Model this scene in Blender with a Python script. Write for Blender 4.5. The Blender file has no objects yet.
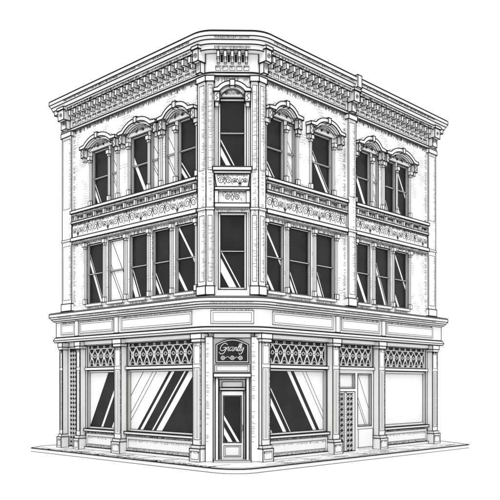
import bpy, math, random
from mathutils import Vector
random.seed(7)
S, T, C0 = 12.0, 9.4, 1.14      # footprint along the two streets, chamfer cut
R2 = math.sqrt(0.5)
FR = ((0,0),(1,0),(0,-1),1)     # origin, along, outward, sign
FL = ((0,0),(0,1),(-1,0),-1)
FC = ((C0/2,C0/2),(R2,-R2),(-R2,-R2),1)
FE = ((S,0),(0,1),(1,0),1)
FN = ((0,T),(1,0),(0,1),-1)
HC = C0*math.sqrt(2)/2
# ---------------------------------------------------------------- materials
def newmat(name):
    m=bpy.data.materials.new(name); m.use_nodes=True
    n=m.node_tree.nodes; b=n['Principled BSDF']; return m,n,m.node_tree.links,b
def flat(name,col,rough=.8,spec=.1,var=.04,scale=3):
    m,n,l,b=newmat(name)
    tc=n.new('ShaderNodeTexCoord'); no=n.new('ShaderNodeTexNoise'); no.inputs['Scale'].default_value=scale
    no.inputs['Detail'].default_value=6
    r=n.new('ShaderNodeValToRGB')
    r.color_ramp.elements[0].position=.3; r.color_ramp.elements[1].position=.7
    r.color_ramp.elements[0].color=(*[max(0,c-var) for c in col],1); r.color_ramp.elements[1].color=(*col,1)
    l.new(tc.outputs['Object'],no.inputs['Vector']); l.new(no.outputs['Fac'],r.inputs['Fac']); l.new(r.outputs['Color'],b.inputs['Base Color'])
    b.inputs['Roughness'].default_value=rough; b.inputs['Specular IOR Level'].default_value=spec
    return m
def brickmat():
    m,n,l,b=newmat('white_brick')
    tc=n.new('ShaderNodeTexCoord'); sx=n.new('ShaderNodeSeparateXYZ'); l.new(tc.outputs['Object'],sx.inputs[0])
    ad=n.new('ShaderNodeMath'); ad.operation='ADD'; l.new(sx.outputs[0],ad.inputs[0]); l.new(sx.outputs[1],ad.inputs[1])
    cx=n.new('ShaderNodeCombineXYZ'); l.new(ad.outputs[0],cx.inputs[0]); l.new(sx.outputs[2],cx.inputs[1])
    br=n.new('ShaderNodeTexBrick'); l.new(cx.outputs[0],br.inputs['Vector'])
    br.inputs['Scale'].default_value=1; br.inputs['Brick Width'].default_value=.26; br.inputs['Row Height'].default_value=.09
    br.inputs['Mortar Size'].default_value=.006; br.inputs['Mortar Smooth'].default_value=.2
    no=n.new('ShaderNodeTexNoise'); no.inputs['Scale'].default_value=1.7; no.inputs['Detail'].default_value=6; l.new(tc.outputs['Object'],no.inputs['Vector'])
    rm=n.new('ShaderNodeMapRange'); rm.inputs[1].default_value=.53; rm.inputs[2].default_value=.57; l.new(no.outputs['Fac'],rm.inputs[0])
    mu=n.new('ShaderNodeMath'); mu.operation='MULTIPLY'; l.new(br.outputs['Fac'],mu.inputs[0]); l.new(rm.outputs[0],mu.inputs[1])
    mx=n.new('ShaderNodeMix'); mx.data_type='RGBA'; l.new(mu.outputs[0],mx.inputs[0])
    mx.inputs[6].default_value=(.82,.82,.82,1); mx.inputs[7].default_value=(.08,.08,.08,1)
    l.new(mx.outputs[2],b.inputs['Base Color']); b.inputs['Roughness'].default_value=.9; b.inputs['Specular IOR Level'].default_value=.1
    return m
MATS={'white':flat('white_painted_trim',(.82,.82,.82)),
      'brick':brickmat(),
      'ink':flat('dark_outline_and_shade',(.02,.019,.019),.9,0,.006),  # outlines, plus hatching and panels that imitate shade
      'glass':flat('dark_window_glass',(.026,.025,.025),.25,.1,.012,1.2),
      'glare_trim':flat('white_glare_and_trim',(.84,.84,.84),.6,.1,.03),  # imitated glass reflections, also lattice bars, grilles and sign lettering
      'blind':flat('pale_window_blind',(.84,.84,.84),.7,.1,.04),
      'roof':flat('pale_roof_felt',(.55,.55,.55)),
      'ground':flat('white_ground',(.86,.86,.86),.9,0,.0),
      'pave':flat('pale_paving',(.82,.82,.82),.9,0,.05)}
MK=list(MATS)
G={}; cur=None
def part(n):
    global cur
    cur=G.setdefault(n,([],[],[]))
def addf(vs,fs,mat):
    V,F,M=cur; o=len(V); V.extend(vs)
    for f in fs: F.append([i+o for i in f]); M.append(MK.index(mat))
def P(f,u,v,w): return (f[0][0]+f[1][0]*u+f[2][0]*w, f[0][1]+f[1][1]*u+f[2][1]*w, v)
CUBE=[(0,1,3,2),(4,6,7,5),(0,4,5,1),(2,3,7,6),(0,2,6,4),(1,5,7,3)]
def bar(p,q,t,mat='ink',ext=.5):
    p=Vector(p);q=Vector(q);d=q-p
    if d.length<1e-5: return
    if mat=='ink': t*=1.12
    d.normalize(); a=Vector((0,0,1)) if abs(d.z)<.9 else Vector((R2,R2,0))
    s=d.cross(a).normalized(); a=s.cross(d).normalized(); h=t/2
    p=p-d*t*ext; q=q+d*t*ext
    vs=[tuple(x+s*h*i+a*h*j) for x in (p,q) for i in (-1,1) for j in (-1,1)]
    addf(vs,CUBE,mat)
def poly(f,pts,w,t=.018,closed=False,mat='ink'):
    n=len(pts)
    for i in range(n if closed else n-1):
        a=pts[i];b=pts[(i+1)%n]
        bar(P(f,a[0],a[1],w),P(f,b[0],b[1],w),t,mat)
LW=.025
def box(f,u0,u1,v0,v1,w0,w1,mat='white',ink=LW):
    vs=[P(f,u,v,w) for u in (u0,u1) for v in (v0,v1) for w in (w0,w1)]
    addf(vs,CUBE,mat)
    if ink:
        for a in range(8):
            for b in (1,2,4):
                if not a&b:
                    bar(vs[a],vs[a|b],ink)
def ext(f,pts,w0,w1,mat='white',ink=LW,skip=None):
    n=len(pts)
    vs=[P(f,u,v,w0) for u,v in pts]+[P(f,u,v,w1) for u,v in pts]
    fs=[list(range(n)),list(range(n,2*n))]+[(i,(i+1)%n,n+(i+1)%n,n+i) for i in range(n)]
    addf(vs,fs,mat)
    if ink:
        for i in range(n):
            j=(i+1)%n
            bar(vs[i],vs[j],ink*.8); bar(vs[n+i],vs[n+j],ink)
            a=Vector(pts[i])-Vector(pts[i-1]); b=Vector(pts[j])-Vector(pts[i])
            if a.length>0 and b.length>0 and abs(a.angle(b))>.6: bar(vs[i],vs[n+i],ink)
def quad(f,u0,u1,v0,v1,w,mat):
    addf([P(f,u0,v0,w),P(f,u1,v0,w),P(f,u1,v1,w),P(f,u0,v1,w)],[(0,1,2,3)],mat)
def outline(f,u0,u1,v0,v1,w,t=.016): poly(f,[(u0,v0),(u1,v0),(u1,v1),(u0,v1)],w,t,True)
def wall(f,u0,u1,v0,v1,w,ops,mat):
    us=sorted({u0,u1,*[o[0] for o in ops],*[o[1] for o in ops]}); vs=sorted({v0,v1,*[o[2] for o in ops],*[o[3] for o in ops]})
    for a,b in zip(us,us[1:]):
        for c,d in zip(vs,vs[1:]):
            mu,mv=(a+b)/2,(c+d)/2
            if any(o[0]<mu<o[1] and o[2]<mv<o[3] for o in ops): continue
            quad(f,a,b,c,d,w,mat)
def clip(pts,nx,ny,lim,keep_less):
    out=[]
    for i in range(len(pts)):
        a=pts[i];b=pts[(i+1)%len(pts)]
        da=a[0]*nx+a[1]*ny-lim; db=b[0]*nx+b[1]*ny-lim
        if not keep_less: da,db=-da,-db
        if da<=0: out.append(a)
        if (da<0<db) or (db<0<da):
            k=da/(da-db); out.append((a[0]+(b[0]-a[0])*k,a[1]+(b[1]-a[1])*k))
    return out
def streaks(f,u0,u1,v0,v1,w,bands,theta=62,slash=False,mat='glare_trim'):  # flat diagonal bands imitating reflections on the glass
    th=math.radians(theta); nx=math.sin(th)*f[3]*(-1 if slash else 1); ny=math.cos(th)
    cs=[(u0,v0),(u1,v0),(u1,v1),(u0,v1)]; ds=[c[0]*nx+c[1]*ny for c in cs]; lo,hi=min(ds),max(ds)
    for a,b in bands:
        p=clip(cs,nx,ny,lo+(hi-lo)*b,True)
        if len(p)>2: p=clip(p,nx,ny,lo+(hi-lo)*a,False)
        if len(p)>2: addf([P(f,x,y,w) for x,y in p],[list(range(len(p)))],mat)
def reveal(f,u0,u1,v0,v1,wf,d,mat='white'):
    for a,b in (((u0,v0),(u1,v0)),((u1,v0),(u1,v1)),((u1,v1),(u0,v1)),((u0,v1),(u0,v0))):
        addf([P(f,*a,wf),P(f,*b,wf),P(f,*b,wf-d),P(f,*a,wf-d)],[(0,1,2,3)],mat)
    outline(f,u0,u1,v0,v1,wf,.024)
def window(f,u0,u1,v0,v1,wf=0,kind='dark',bands=((.2,.3),(.36,.4)),rail=True,theta=62,slash=False,fr=.045):
    d=.1; reveal(f,u0,u1,v0,v1,wf,d+.03)
    quad(f,u0,u1,v0,v1,wf-d,'glass' if kind=='dark' else 'blind')
    a,b=wf-d+.01,wf-d+.045
    box(f,u0+.004,u0+fr,v0,v1-.004,a,b,ink=.012); box(f,u1-fr,u1-.004,v0,v1-.004,a,b,ink=.012)
    box(f,u0+fr,u1-fr,v1-fr,v1-.004,a,b,ink=.012); box(f,u0+fr,u1-fr,v0+.004,v0+fr,a,b,ink=.012)
    if rail:
        m=(v0+v1)/2; box(f,u0+fr,u1-fr,m-.018,m+.018,a,b+.02,ink=.012)
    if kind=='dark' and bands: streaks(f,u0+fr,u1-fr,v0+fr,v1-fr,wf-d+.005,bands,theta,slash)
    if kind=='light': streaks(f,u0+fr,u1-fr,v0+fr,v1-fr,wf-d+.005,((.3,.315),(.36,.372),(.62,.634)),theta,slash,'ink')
def ticks(f,u0,u1,vt,l0,l1,step,w,t=.01):  # short vertical hatch strokes, drawn-in shade under mouldings
    u=u0
    while u<u1:
        L=random.uniform(l0,l1); bar(P(f,u,vt,w),P(f,u,vt-L,w),t); u+=step*random.uniform(.7,1.3)
def hticks(f,u,v0,v1,l0,l1,step,w,t=.009,prob=.7):
    v=v0
    while v<v1:
        if random.random()<prob: bar(P(f,u,v,w),P(f,u+random.uniform(l0,l1),v,w),t)
        v+=step*random.uniform(.8,1.2)
def cyl(f,uc,v0,v1,r,wc,n=12,ink=.012):
    ring=[(uc+r*math.cos(2*math.pi*i/n),wc+r*math.sin(2*math.pi*i/n)) for i in range(n)]
    vs=[P(f,u,v0,w) for u,w in ring]+[P(f,u,v1,w) for u,w in ring]
    addf(vs,[(i,(i+1)%n,n+(i+1)%n,n+i) for i in range(n)]+[list(range(n)),list(range(n,2*n))],'white')
    for i in range(0,n,2): bar(vs[i],vs[n+i],ink)
def ring(f,uc,vc,r,w,t=.016,n=14,mat='ink',a0=0,a1=2*math.pi):
    poly(f,[(uc+r*math.cos(a0+(a1-a0)*i/n),vc+r*math.sin(a0+(a1-a0)*i/n)) for i in range(n+1)],w,t,False,mat)
def scroll(f,uc,vc,R,w,s=1,t=.013):
    pts=[]
    for i in range(22):
        k=i/21; r=R*(1-k*.8); a=k*3.4*math.pi
        pts.append((uc+s*r*math.cos(a),vc+r*math.sin(a)))
    poly(f,pts,w,t)
def frieze(f,u0,u1,v0,v1,w,R=None,per=.62):
    n=max(1,round((u1-u0)/per)); p=(u1-u0)/n; vm=(v0+v1)/2; R=R or (v1-v0)*.33
    for i in range(n):
        c=u0+p*(i+.5)
        if i%3==1:
            for a in (-60,-30,0,30,60):
                r=math.radians(a); poly(f,[(c,vm-R),(c+math.sin(r)*R*1.2,vm-R+math.cos(r)*R*1.7),(c+math.sin(r)*R*1.9,vm-R+math.cos(r)*R*1.4)],w,.013)
            ring(f,c,vm-R,.04,w,.013,8)
            for s in (-1,1): ring(f,c+s*p*.36,vm,R*.55,w,.012,9); ring(f,c+s*p*.36,vm,R*.2,w,.012,6)
            continue
        scroll(f,c-p*.24,vm,R,w,1); scroll(f,c+p*.24,vm,R,w,-1)
        poly(f,[(c,vm-R),(c-.05,vm),(c,vm+R),(c+.05,vm)],w,.012,True)
        poly(f,[(c-p*.5,vm+R),(c-p*.45,vm+R*.3)],w,.012); poly(f,[(c+p*.5,vm-R),(c+p*.45,vm-R*.3)],w,.012)
def fillpath(r):
    base=[(0,T),(0,C0),(C0,0),(S,0),(S,T)]; out=[]
    for i,p in enumerate(base):
        if i in (1,2):
            a=Vector(base[i-1])-Vector(p); b=Vector(base[i+1])-Vector(p); a.normalize(); b.normalize()
            P0=Vector(p)+a*r; P2=Vector(p)+b*r
            for k in range(6):
                t=k/5; q=P0*(1-t)**2+Vector(p)*2*t*(1-t)+P2*t*t; out.append((q.x,q.y,0))
        else: out.append((*p,1))
    return out
def sweep(profile,r=.22,ink=LW,mat='white',noink=()):
    path=fillpath(r); n=len(path); rings=[]
    for i in range(n):
        p=Vector(path[i][:2]); a=(p-Vector(path[i-1][:2])).normalized(); b=(Vector(path[(i+1)%n][:2])-p).normalized()
        na=Vector((a.y,-a.x)); nb=Vector((b.y,-b.x)); m=(na+nb)/(1+na.dot(nb))
        rings.append([(p.x+m.x*q,p.y+m.y*q,z) for q,z in profile])
    k=len(profile)
    for i in range(n):
        j=(i+1)%n
        addf(rings[i]+rings[j],[(x,x+1,k+x+1,k+x) for x in range(k-1)],mat)
        for x in range(k):
            if x not in noink: bar(rings[i][x],rings[j][x],ink,ext=.2)
        if path[i][2]:
            for x in range(k-1): bar(rings[i][x],rings[i][x+1],ink)

# ---------------------------------------------------------------- upper walls and windows
Z3b,Z3t,Z2b,Z2t=9.17,11.2,5.5,7.75
L3=[(1.66,2.53,'dark'),(2.72,3.2,'light'),(3.58,3.98,'light'),(4.14,5.08,'dark'),(5.93,6.3,'light'),(6.45,7.46,'dark')]
R3=[(1.56,2.4,'dark'),(2.58,2.98,'light'),(3.88,4.97,'dark'),(6.46,7.33,'dark'),(7.5,7.9,'light'),(8.34,9.05,'dark'),(9.2,9.98,'dark')]
L2=[(1.7,2.67,'dark'),(3.0,3.87,'dark'),(4.22,5.16,'dark'),(5.52,6.46,'light'),(6.82,7.8,'dark')]
R2w=[(1.57,2.4,'dark'),(2.7,3.8,'dark'),(4.14,5.13,'dark'),(6.49,7.34,'dark'),(7.72,8.7,'dark'),(9.03,9.98,'dark')]
bsets=[((.1,.16),(.2,.22)),((.3,.38),),((.14,.2),(.6,.64)),((.08,.2),(.24,.26)),((.36,.42),(.45,.46))]
def facade(f,end,w3,w2):
    ops=[(a,b,Z3b,Z3t) for a,b,_ in w3]+[(a,b,Z2b,Z2t) for a,b,_ in w2]
    part('upper_walls'); wall(f,C0,end,4.1,13.2,0,ops,'brick')
    part('upper_windows')
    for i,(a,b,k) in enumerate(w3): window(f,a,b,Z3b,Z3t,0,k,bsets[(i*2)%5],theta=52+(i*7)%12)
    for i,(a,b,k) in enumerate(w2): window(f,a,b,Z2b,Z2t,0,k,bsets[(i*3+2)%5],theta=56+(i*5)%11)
facade(FL,T,L3,L2); facade(FR,S,R3,R2w)
part('upper_walls')
wall(FC,-HC,HC,4.1,13.2,0,[(-.45,.45,9.4,11.6),(-.45,.45,5.5,7.95)],'white')
for q in (-.52,.52):
    poly(FC,[(q,9.4),(q,11.4)],.002,.012); poly(FC,[(q,5.6),(q,7.95)],.002,.012)
part('upper_windows')
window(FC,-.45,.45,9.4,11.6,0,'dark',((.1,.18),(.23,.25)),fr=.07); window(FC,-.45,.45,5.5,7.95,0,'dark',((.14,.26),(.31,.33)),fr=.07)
be=[(1.5+2.1*i,2.5+2.1*i,z,z+1.9) for i in range(3) for z in (.9,5.6,9.2)]
bn=[(1.5+2.6*i,2.5+2.6*i,z,z+1.9) for i in range(4) for z in (.9,5.6,9.2)]
part('rear_walls')
wall(FE,0,T,0,13.2,0,be,'brick'); wall(FN,0,S,0,13.2,0,bn,'brick')
for o in be: window(FE,*o)
for o in bn: window(FN,*o)
part('roof')
addf([(.1,T-.1,13.25),(.1,C0+.05,13.25),(C0+.05,.1,13.25),(S-.1,.1,13.25),(S-.1,T-.1,13.25)],[(0,1,2,3,4)],'roof')
box(((9.5,7.5),(1,0),(0,-1),1),-.4,.4,13.26,13.5,-.3,.3)
# ---------------------------------------------------------------- pilasters
part('pilasters')
def pil(f,a,b,w=.08):
    box(f,a,b,5.3,12.3,-.02,w)
    m=.08 if b-a>.3 else .06
    for z0,z1 in ((5.75,7.85),(9.3,12.0)):
        outline(f,a+m,b-m,z0,z1,w,.014)
    box(f,a-.02,b+.02,5.32,5.6,-.02,w+.04); box(f,a-.02,b+.02,12.1,12.28,-.02,w+.05)
    box(f,a-.015,b+.015,8.02,8.1,-.02,w+.03,ink=.016)
    e,s=(b-m-.02,-1) if f[3]>0 else (a+m+.02,1)
    hticks(f,e,5.85,12,.03*s,.11*s,.045,w,.009,.5)
    hticks(f,(a if f[3]<0 else b),5.7,12.0,.01*s,.05*s,.05,w,.009,.5)
pil(FL,C0-.033,1.5); pil(FL,8.75,T+.01)
pil(FR,C0-.033,1.44); pil(FR,5.8,6.28,.12); pil(FR,11.4,S+.01)
pil(FC,-HC-.03,-.58); pil(FC,.58,HC+.03)
part('upper_walls')
for f,u,s in ((FL,8.73,-1),(FR,11.38,-1),(FR,5.78,-1),(FR,6.3,1),(FL,1.52,1),(FR,1.46,1)):
    hticks(f,u,5.45,7.85,.05*s,.16*s,.05,.002,.009,.7); hticks(f,u,9.2,12.2,.05*s,.16*s,.05,.002,.009,.7)
# ---------------------------------------------------------------- third floor window hoods
part('window_hoods')
def hood(f,a,b,vs=11.44,rise=.26,key=True,ww=.24):
    c=(a+b)/2; A=(b-a)/2
    def arc(hw,v0,r,n=12): return [(c-hw+2*hw*i/n, v0+r*(1-abs(2*i/n-1)**2.6)) for i in range(n+1)]
    e=.26 if A>.7 else .13
    o=[(c-A,vs-.1),(c-A,vs)]+arc(A-e,vs+.03,rise)+[(c+A,vs),(c+A,vs-.1)]
    inn=arc(A-e-.06,vs-.1,rise-.0)[::-1]
    ext(f,o+inn,0.0,ww)
    o2=arc(A-e-.06,vs-.102,rise-.01); i2=arc(A-e-.13,vs-.19,rise-.0)[::-1]
    ext(f,o2+i2,0.0,ww-.1,ink=.016)
    o3=arc(A-e-.13,vs-.193,rise-.01); i3=[(c+A-e-.13,vs-.23),(c-A+e+.13,vs-.23)]
    ext(f,o3+i3,-.04,.05,ink=.014)
    scroll(f,c-.18,vs-.1,.06,.055,1,.011); scroll(f,c+.18,vs-.1,.06,.055,-1,.011)
    ticks(f,c-A+e+.25,c+A-e-.25,vs+.02,.03,.09,.035,.055,.01)
    ticks(f,c-A+.24,c+A-.24,vs-.105,.03,.08,.03,.16 if A>.7 else .13,.01)
    for q in (a+.02,b-.2):
        box(f,q,q+.18,vs-.4,vs-.1,0,ww-.06); box(f,q+.03,q+.15,vs-.54,vs-.4,0,ww-.13,ink=.016)
        poly(f,[(q+.05,vs-.36),(q+.13,vs-.3),(q+.05,vs-.22),(q+.13,vs-.14)],ww-.055,.012)
    if key: box(f,c-.08,c+.08,vs+rise-.14,vs+rise+.06,.05,ww+.04)
for a,b in ((1.53,3.38),(3.46,5.6),(5.75,7.98)): hood(FL,a,b)
for a,b in ((1.46,3.15),(3.55,5.5),(6.34,8.08),(8.16,10.4)): hood(FR,a,b)
hood(FC,-.6,.6,11.85,.2,True,.22)
def sash_posts(f,ws,v0,v1,step=3):
    us=[]
    for (a,b,_),(c,d,_) in zip(ws,ws[1:]):
        g=c-b
        if g<.6: us+= [(b+c)/2]
        else: us+=[b+.1,c-.1]
    us=[ws[0][0]-.08]+us+[ws[-1][1]+.1]
    for u in us:
        cyl(f,u,v0+.18,v1-.2,.05,.02); box(f,u-.07,u+.07,v0,v0+.18,.0,.09,ink=.015)
        box(f,u-.06,u+.06,v1-.2,v1-.12,.0,.08,ink=.013); box(f,u-.085,u+.085,v1-.12,v1+.02,.0,.12,ink=.015)
part('window_colonnettes')
sash_posts(FL,L3,Z3b+.02,Z3t-.18); sash_posts(FR,R3,Z3b+.02,Z3t-.18)
sash_posts(FL,L2,Z2b,Z2t+.05); sash_posts(FR,R2w,Z2b,Z2t+.05)
# ---------------------------------------------------------------- belt course between 2nd and 3rd
part('belt_course')
def belt(f,a,b):
    box(f,a,b,9.04,9.15,0,.16); box(f,a,b,8.96,9.035,0,.1,ink=.016)
    box(f,a,b,8.66,8.74,0,.12); box(f,a,b,8.12,8.655,0,.05,ink=.014); box(f,a,b,7.98,8.115,0,.14); box(f,a,b,7.9,7.975,0,.09,ink=.014)
    frieze(f,a+.05,b-.05,8.14,8.64,.052)
    ticks(f,a,b,8.655,.03,.1,.03,.054,.01); ticks(f,a,b,7.9,.03,.14,.035,.004,.01); ticks(f,a,b,8.955,.04,.15,.03,.004,.011)
    ticks(f,a,b,9.035,.02,.05,.04,.104,.01); ticks(f,a,b,7.975,.02,.05,.04,.094,.01)
    u=a+.12
    while u<b-.15:
        box(f,u,u+.1,8.76,8.95,0,.1,ink=.014); u+=.62
belt(FL,1.51,8.74); belt(FR,1.45,5.79); belt(FR,6.29,11.39)
part('window_sills')
for f,ws in ((FL,L2),(FR,R2w)):
    for a,b,_ in ws:
        box(f,a-.02,b+.02,Z2b-.1,Z2b-.005,-.05,.08,ink=.014)
        ticks(f,a,b,Z2b-.1,.02,.08,.04,.004,.009)
part('corner_ornament_panel')
box(FC,-.62,.62,9.22,9.34,0,.3); box(FC,-.58,.58,9.14,9.215,0,.25,ink=.016)
ext(FC,[(-.56,9.135),(.56,9.135),(.5,8.72),(-.5,8.72)],0,.2)
frieze(FC,-.48,.48,8.74,9.12,.203,.12,.48)
box(FC,-.56,.56,8.62,8.715,0,.26); box(FC,-.5,.5,8.22,8.615,0,.12)
frieze(FC,-.3,.3,8.25,8.58,.122,.1,.6)
box(FC,-.56,.56,8.08,8.215,0,.2); ticks(FC,-.5,.5,8.08,.03,.1,.03,.004,.01)
for q in (-.56,.44): box(FC,q,q+.12,8.22,8.61,.0,.2,ink=.016)
ticks(FC,-.48,.48,9.13,.03,.09,.025,.203,.01); ticks(FC,-.43,.43,8.61,.03,.09,.025,.123,.01)
# ---------------------------------------------------------------- roof cornice
part('roof_cornice')
sweep([(0,12.3),(.06,12.3),(.08,12.38),(.03,12.42),(.03,13.02),(.27,13.04),(.27,13.16),(.31,13.2),(.36,13.32),(.42,13.42),(.42,13.56),(.38,13.6),(-.22,13.6),(-.22,13.2)],noink=(6,))
def mod(f,a,b,per=.33):
    n=round((b-a)/per); p=(b-a)/n; h=.065*per/.33
    for i in range(n):
        c=a+p*(i+.5)
        box(f,c-h,c+h,12.82,13.02,.03,.25,ink=.018); box(f,c-h*.75,c+h*.75,12.68,12.82,.03,.15,ink=.014)
        if i<n-1: box(f,c+h+.035,c+p-h-.035,12.74,12.98,.02,.036,'ink',ink=0)  # dark panel imitates the shade between brackets
        outline(f,c-p*.38,c+p*.38,12.48,12.62,.034,.011)
        ticks(f,c-p*.3,c+p*.3,12.62,.03,.09,.035,.036,.01)
    ticks(f,a,b,13.15,.03,.1,.028,.272,.011)
    ticks(f,a,b,13.41,.02,.07,.035,.41,.01)
    ticks(f,a,b,12.3,.04,.18,.032,.004,.01)
mod(FL,1.55,8.8); mod(FR,1.5,5.8); mod(FR,6.3,11.4); mod(FC,-.56,.56,.225)
mod(FE,.3,T-.3); mod(FN,.3,S-.3)
def console(f,c,w=.3):
    box(f,c-w/2,c+w/2,12.72,13.1,.03,.34); box(f,c-w/2+.03,c+w/2-.03,12.38,12.72,.03,.22); box(f,c-w/2-.03,c+w/2+.03,13.1,13.2,.03,.38)
    scroll(f,c,12.9,.09,.345,1,.013)
    ticks(f,c-w/2+.04,c+w/2-.04,12.7,.08,.25,.035,.224,.01)
console(FL,9.1,.4); console(FR,6.04,.34); console(FR,11.7,.4)
console(FL,1.32,.26); console(FR,1.3,.26)
box(FR,5.92,6.16,13.2,13.64,.3,.47)
# ---------------------------------------------------------------- storefront cornice
part('storefront_cornice')
sweep([(-.05,4.1),(.26,4.1),(.3,4.18),(.26,4.28),(.22,4.3),(.22,4.88),(.3,4.93),(.36,5.0),(.42,5.08),(.42,5.2),(.38,5.24),(-.02,5.32)])
for f,a,b in ((FL,1.6,5.35),(FL,5.85,7.95),(FL,8.3,9.25),(FR,1.6,4.75),(FR,5.25,7.6),(FR,8.1,11.5),(FC,-.68,.68)):
    box(f,a,b,4.4,4.8,.21,.245,ink=.014); outline(f,a+.07,b-.07,4.46,4.74,.246,.011)
    ticks(f,a,b,4.88,.02,.07,.04,.222,.01)
    ticks(f,a,b,5.07,.02,.05,.05,.405,.009)
for f,c in ((FL,5.6),(FL,8.12),(FR,4.99),(FR,7.84)): box(f,c-.12,c+.12,4.31,4.87,.2,.28,ink=.016)
# ---------------------------------------------------------------- storefront
WF=-.05
part('storefront_walls')
LB=[(1.72,5.36),(5.9,7.88)]; RB=[(1.58,4.74),(8.1,11.42)]; GT=(8.36,9.2)
lops=[(a,b,.8,2.98) for a,b in LB]+[(a,b,3.12,3.92) for a,b in LB]+[(GT[0],GT[1],.06,3.92)]
rops=[(a,b,.8,2.98) for a,b in RB]+[(a,b,3.12,3.92) for a,b in RB]+[(5.24,7.58,3.12,3.92),(5.3,6.45,.02,2.2),(5.3,6.45,2.32,2.86),(6.62,7.5,.9,2.86)]
wall(FL,C0,T,0,4.15,WF,lops,'white'); wall(FR,C0,S,0,4.15,WF,rops,'white')
wall(FC,-HC,HC,0,4.15,WF,[(-.42,.42,.02,2.62)],'white')
part('shop_windows')
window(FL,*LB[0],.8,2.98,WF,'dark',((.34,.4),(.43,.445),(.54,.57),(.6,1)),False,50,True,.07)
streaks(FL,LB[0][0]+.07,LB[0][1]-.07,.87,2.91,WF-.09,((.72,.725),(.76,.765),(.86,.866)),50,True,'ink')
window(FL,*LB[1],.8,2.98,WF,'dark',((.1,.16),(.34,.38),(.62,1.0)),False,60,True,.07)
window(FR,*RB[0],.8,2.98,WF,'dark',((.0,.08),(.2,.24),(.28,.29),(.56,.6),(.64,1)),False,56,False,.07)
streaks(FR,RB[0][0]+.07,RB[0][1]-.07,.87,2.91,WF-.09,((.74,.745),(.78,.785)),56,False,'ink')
window(FR,*RB[1],.8,2.98,WF,'blank',(),False,58,False,.09)
window(FR,6.62,7.5,.9,2.86,WF,'light',(),False); window(FR,5.3,6.45,2.32,2.86,WF,'blank',(),False)
def lattice(f,a,b,v0,v1,w):
    reveal(f,a,b,v0,v1,w,.1); quad(f,a,b,v0,v1,w-.09,'glass')
    n=round((b-a)/.42); p=(b-a)/n; vm=v0+(v1-v0)*.5; ww=w-.07
    for i in range(n):
        x0=a+p*i; x1=x0+p; c=(x0+x1)/2
        poly(f,[(x0,v0),(c,vm),(x1,v0)],ww,.028,mat='glare_trim'); poly(f,[(x0,v1-.12),(c,vm),(x1,v1-.12)],ww,.028,mat='glare_trim')
        poly(f,[(c-.08,vm),(c,vm+.12),(c+.08,vm),(c,vm-.12)],ww,.02,True,'glare_trim')
        ring(f,x0 if i else x0+.02,vm,.06,ww,.018,8,'glare_trim'); ring(f,c,v1-.06,.045,ww,.016,8,'glare_trim')
        ring(f,c,v0+.02,.12,ww,.016,8,'glare_trim',0,math.pi)
    poly(f,[(a,v1-.12),(b,v1-.12)],ww,.022,mat='glare_trim')
    poly(f,[(a,v0+.02),(b,v0+.02)],ww,.026,mat='glare_trim')
part('transom_lattice')
for a,b in LB: lattice(FL,a,b,3.12,3.92,WF)
for a,b in RB+[(5.24,7.58)]: lattice(FR,a,b,3.12,3.92,WF)
part('bulkhead_panels')
for f,bs in ((FL,LB),(FR,RB)):
    for a,b in bs:
        box(f,a-.05,b+.05,.7,.79,WF-.02,.08); box(f,a,b,.12,.62,WF-.02,0,ink=.014); outline(f,a+.1,b-.1,.22,.52,.002,.011)
        box(f,a-.05,b+.05,0,.1,WF-.02,.05,ink=.016); box(f,a-.05,b+.05,3.0,3.1,WF-.02,.03,ink=.016)
        ticks(f,a,b,.69,.02,.07,.03,WF+.004,.01); ticks(f,a+.1,b-.1,.52,.03,.1,.05,.002,.009)
        ticks(f,a,b,.2,.03,.08,.04,.002,.01)
        box(f,a-.05,b+.05,3.95,4.09,WF-.02,.06,ink=.016)
box(FR,5.22,7.6,3.0,3.1,WF-.02,.03,ink=.016); box(FR,5.22,7.6,3.95,4.09,WF-.02,.06,ink=.016)
box(FR,6.6,7.52,.12,.8,WF-.02,0,ink=.014)
part('grille_doors')
def grille(f,a,b,v0,v1,w,pat=.17):
    reveal(f,a,b,v0,v1,w,.06); quad(f,a,b,v0,v1,w-.05,'glass'); ww=w-.03
    n=max(2,round((b-a)/pat)); p=(b-a)/n; m=int((v1-v0)/p)
    for i in range(n):
        for j in range(m):
            x=a+p*(i+.5); y=v0+p*(j+.5)
            poly(f,[(x-p*.42,y),(x,y+p*.42),(x+p*.42,y),(x,y-p*.42)],ww,.016,True,'glare_trim')
            poly(f,[(x-.02,y),(x+.02,y)],ww,.025,mat='glare_trim')
    for u in (a+.03,b-.03): poly(f,[(u,v0),(u,v1)],ww,.05,mat='glare_trim')
    poly(f,[(a,v1-.03),(b,v1-.03)],ww,.05,mat='glare_trim')
grille(FL,*GT,.06,3.92,WF,.17); grille(FR,5.3,6.45,.02,2.2,WF,.19)
box(FR,5.83,5.93,.03,2.18,WF-.05,WF+.0,ink=.014)
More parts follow.
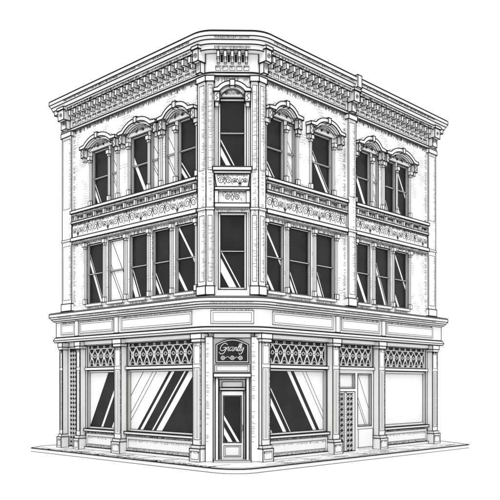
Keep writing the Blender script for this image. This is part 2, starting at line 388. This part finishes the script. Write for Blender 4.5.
# corner entrance
part('entrance_door')
reveal(FC,-.42,.42,.02,2.62,WF,.2); quad(FC,-.42,.42,.02,2.62,WF-.19,'blind')
a,b=WF-.17,WF-.1
box(FC,-.415,.415,2.28,2.36,a,b)
quad(FC,-.33,.33,2.38,2.54,WF-.15,'blind'); outline(FC,-.33,.33,2.38,2.55,WF-.14,.016)
box(FC,-.36,.36,.03,2.26,WF-.18,WF-.13)
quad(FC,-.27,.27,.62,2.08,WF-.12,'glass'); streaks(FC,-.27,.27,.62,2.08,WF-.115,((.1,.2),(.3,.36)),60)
outline(FC,-.29,.29,.6,2.1,WF-.12,.022); outline(FC,-.27,.27,.14,.5,WF-.125,.014); outline(FC,-.22,.22,.18,.46,WF-.125,.011)
cyl(FC,.32,1.0,1.16,.02,WF-.08,8)
for q in (-.54,.44): box(FC,q,q+.1,0,2.7,WF,WF+.08)
box(FC,-.6,.6,2.7,2.82,WF,WF+.16); box(FC,-.56,.56,2.86,3.1,WF,WF+.05,ink=.014)
outline(FC,-.5,.5,2.9,3.06,WF+.052,.011); ticks(FC,-.55,.55,2.69,.02,.06,.04,WF+.085,.01)
box(FC,-.6,.6,-.0,.06,WF,.3,ink=.018)
for q in (-HC-.05,.6):
    box(FC,q,q+.24,0,3.98,WF,.1,ink=.018); hticks(FC,q+.03,.5,3.9,.03,.1,.05,.102,.009,.4)
box(FC,-.59,.59,3.95,4.09,WF,.06,ink=.016)
part('storefront_columns')
def col(f,c,w=.4):
    h=w/2; k=f[3]
    box(f,c-h-.05,c+h+.05,0,.42,WF,.3); box(f,c-h-.02,c+h+.02,.42,.52,WF,.26,ink=.016)
    box(f,c-h,c+h,.52,3.82,WF,.2); m=.06 if w>.3 else .04
    outline(f,c-h+m,c+h-m,.7,3.0,.202,.014); outline(f,c-h+m,c+h-m,3.12,3.7,.202,.012)
    for q in ((-.05,0,.05) if w>.3 else (0,)): bar(P(f,c+q,.75,.202),P(f,c+q,2.95,.202),.009)
    box(f,c-h-.03,c+h+.03,3.82,3.92,WF,.24,ink=.016); box(f,c-h-.06,c+h+.06,3.92,4.09,WF,.25)
    outline(f,c-h+.02,c+h-.02,.08,.34,.302,.012)
    hticks(f,c+k*(h-.01),.6,3.8,-k*.02,-k*.07,.045,.203,.01,.6); ticks(f,c-h,c+h,3.82,.03,.12,.03,.203,.01)  # strokes draw shade down one side of the shaft and below the cap
    ticks(f,c-h,c+h,.34,.03,.09,.045,.303,.009)
for c in (1.4,5.62,8.12,9.3): col(FL,c,.4 if c==5.62 or c==1.4 else (.26 if c==8.12 else .2))
for c in (1.32,4.99,7.84,11.74): col(FR,c,.4)

# ---------------------------------------------------------------- create objects
def make(name,g,parent=None):
    me=bpy.data.meshes.new(name); me.from_pydata(g[0],[],g[1])
    for k in MK: me.materials.append(MATS[k])
    me.polygons.foreach_set('material_index',g[2]); me.update()
    o=bpy.data.objects.new(name,me); bpy.context.collection.objects.link(o); o.parent=parent; return o
bld=bpy.data.objects.new('victorian_corner_shop_building',None); bpy.context.collection.objects.link(bld)
for k,g in G.items(): make(k,g,bld)
G.clear()
# shop sign: dark board in an arched frame with raised script
part('shop_sign')
ext(FC,[(-.52,3.16),(.52,3.16),(.52,3.74)]+[(.52-1.04*i/10,3.74+.17*math.sin(math.pi*i/10)) for i in range(1,10)]+[(-.52,3.74)],.0,.1)
def stroke(pts,t=.022,mat='glare_trim',w=.112):
    q=[]; n=len(pts)
    for i in range(n-1):
        p0=pts[max(i-1,0)];p1=pts[i];p2=pts[i+1];p3=pts[min(i+2,n-1)]
        for k in range(5):
            s=k/5; q.append(tuple(.5*((2*p1[j])+(-p0[j]+p2[j])*s+(2*p0[j]-5*p1[j]+4*p2[j]-p3[j])*s*s+(-p0[j]+3*p1[j]-3*p2[j]+p3[j])*s**3) for j in (0,1)))
    q.append(pts[-1]); poly(FC,q,w,t,False,mat)
ox,oy=-.4,3.54
ext(FC,[(-.48,3.2),(.48,3.2),(.48,3.72)]+[(.48-.96*i/10,3.72+.15*math.sin(math.pi*i/10)) for i in range(1,10)]+[(-.48,3.72)],.095,.106,'glass',0)
def sh(pts): return [(ox+x*.95+.22*y,oy+y*.88) for x,y in pts]
stroke(sh([(.2,.22),(.12,.27),(.03,.2),(.0,.08),(.06,.0),(.15,.03),(.18,.11),(.1,.11),(.19,.11),(.17,-.06),(.08,-.12),(.0,-.07)]))
stroke(sh([(.19,.02),(.25,.13),(.28,.12),(.27,.02),(.31,.0)]))
stroke(sh([(.42,.12),(.36,.13),(.32,.06),(.35,.0),(.4,.04),(.43,.12),(.41,.02),(.45,.0),(.48,.12),(.47,.0),(.51,.11),(.55,.11),(.54,.02),(.58,.0)]))
stroke(sh([(.57,.02),(.64,.2),(.62,.26),(.6,.18),(.6,.03),(.64,.0),(.69,.18),(.68,.26),(.66,.18),(.66,.03),(.7,.0),(.72,.12),(.71,.03),(.75,.02),(.78,.12),(.76,-.06),(.7,-.13),(.66,-.09)]))
for x in (-.3,0,.26): ring(FC,x,3.31,.06,.112,.016,12,'glare_trim'); ring(FC,x,3.31,.025,.112,.014,8,'glare_trim')
stroke([(-.22,3.31),(-.15,3.35),(-.08,3.3)],.014); stroke([(.08,3.3),(.13,3.34),(.18,3.31)],.014)
make('shop_sign',G['shop_sign']); G.clear()
# pavement
part('pavement')
pv=[(-1.15,9.9),(-1.15,-.35)]+[(-1.15+.85*(1-math.cos(a)),-.35-.95*math.sin(a)) for a in [math.pi/2*i/6 for i in range(1,7)]]+[(12.1,-1.55),(13.1,.4),(12.9,10.4),(-.4,10.4)]
n=len(pv); vs=[(x,y,0) for x,y in pv]+[(x,y,-.14) for x,y in pv]
addf(vs,[list(range(n))]+[(i,(i+1)%n,n+(i+1)%n,n+i) for i in range(n)],'pave')
for i in range(n): bar(vs[i],vs[(i+1)%n],.03); bar(vs[n+i],vs[n+(i+1)%n],.025)
pin=[(x+(.22 if x<0 else 0),y+(.22 if y<0 else 0)) for x,y in pv[:-3]]
for p,q in zip(pin,pin[1:]): bar((*p,0),(*q,0),.014)
for i in range(50):
    t=random.uniform(-.2,9.6); bar((-1.12,t,0),(-1.0+random.uniform(0,.25),t,0),.011)
for i in range(45):
    s=random.uniform(.2,12); y=random.uniform(-1.2,-.4); bar((s,y,0),(s+random.uniform(.2,.9),y-.02,0),.011)
for i in range(30):
    t=random.uniform(.5,9.5); x=random.uniform(-.9,-.4); bar((x,t,0),(x,t+random.uniform(.2,.8),0),.011)
for t in [1.2*i for i in range(8)]: bar((-.93,t,0),(-.1,t,0),.012)
for s in [1.5+1.4*i for i in range(8)]: bar((s,-1.2,0),(s,-.1,0),.012)
make('pavement',G['pavement']); G.clear()
part('ground'); addf([(-3000,-3000,-.14),(3000,-3000,-.14),(3000,3000,-.14),(-3000,3000,-.14)],[(0,1,2,3)],'ground')
make('ground',G['ground'])
# ---------------------------------------------------------------- light
w=bpy.data.worlds.new('World'); bpy.context.scene.world=w; w.use_nodes=True
n=w.node_tree.nodes; l=w.node_tree.links; bg=n['Background']
d=Vector((.62,.6,-1.0)).normalized(); el=math.asin(-d.z); az=math.atan2(-d.x,-d.y)
sk=n.new('ShaderNodeTexSky'); sk.sky_type='NISHITA'; sk.sun_disc=False; sk.sun_elevation=el; sk.sun_rotation=az
hs=n.new('ShaderNodeHueSaturation'); hs.inputs['Saturation'].default_value=0; hs.inputs['Value'].default_value=.12
mx=n.new('ShaderNodeMix'); mx.data_type='RGBA'; mx.inputs[0].default_value=.92; mx.inputs[7].default_value=(1.15,1.15,1.15,1)
l.new(sk.outputs[0],hs.inputs['Color']); l.new(hs.outputs[0],mx.inputs[6]); l.new(mx.outputs[2],bg.inputs['Color']); bg.inputs['Strength'].default_value=1
sl=bpy.data.lights.new('sun','SUN'); sl.energy=1.4; sl.angle=math.radians(35); sl.color=(1,.99,.97)
so=bpy.data.objects.new('sun',sl); bpy.context.collection.objects.link(so); so.rotation_euler=d.to_track_quat('-Z','Y').to_euler()
cam=bpy.data.cameras.new('camera'); co=bpy.data.objects.new('camera',cam); bpy.context.collection.objects.link(co)
cam.lens=54.8; cam.sensor_width=36; cam.shift_y=.268; cam.clip_end=10000
co.location=(-16.56,-16.68,2.48); co.rotation_euler=(math.pi/2,0,math.radians(-46.13))
sc=bpy.context.scene; sc.camera=co
sc.view_settings.view_transform='Standard'; sc.view_settings.look='None'; sc.view_settings.exposure=0
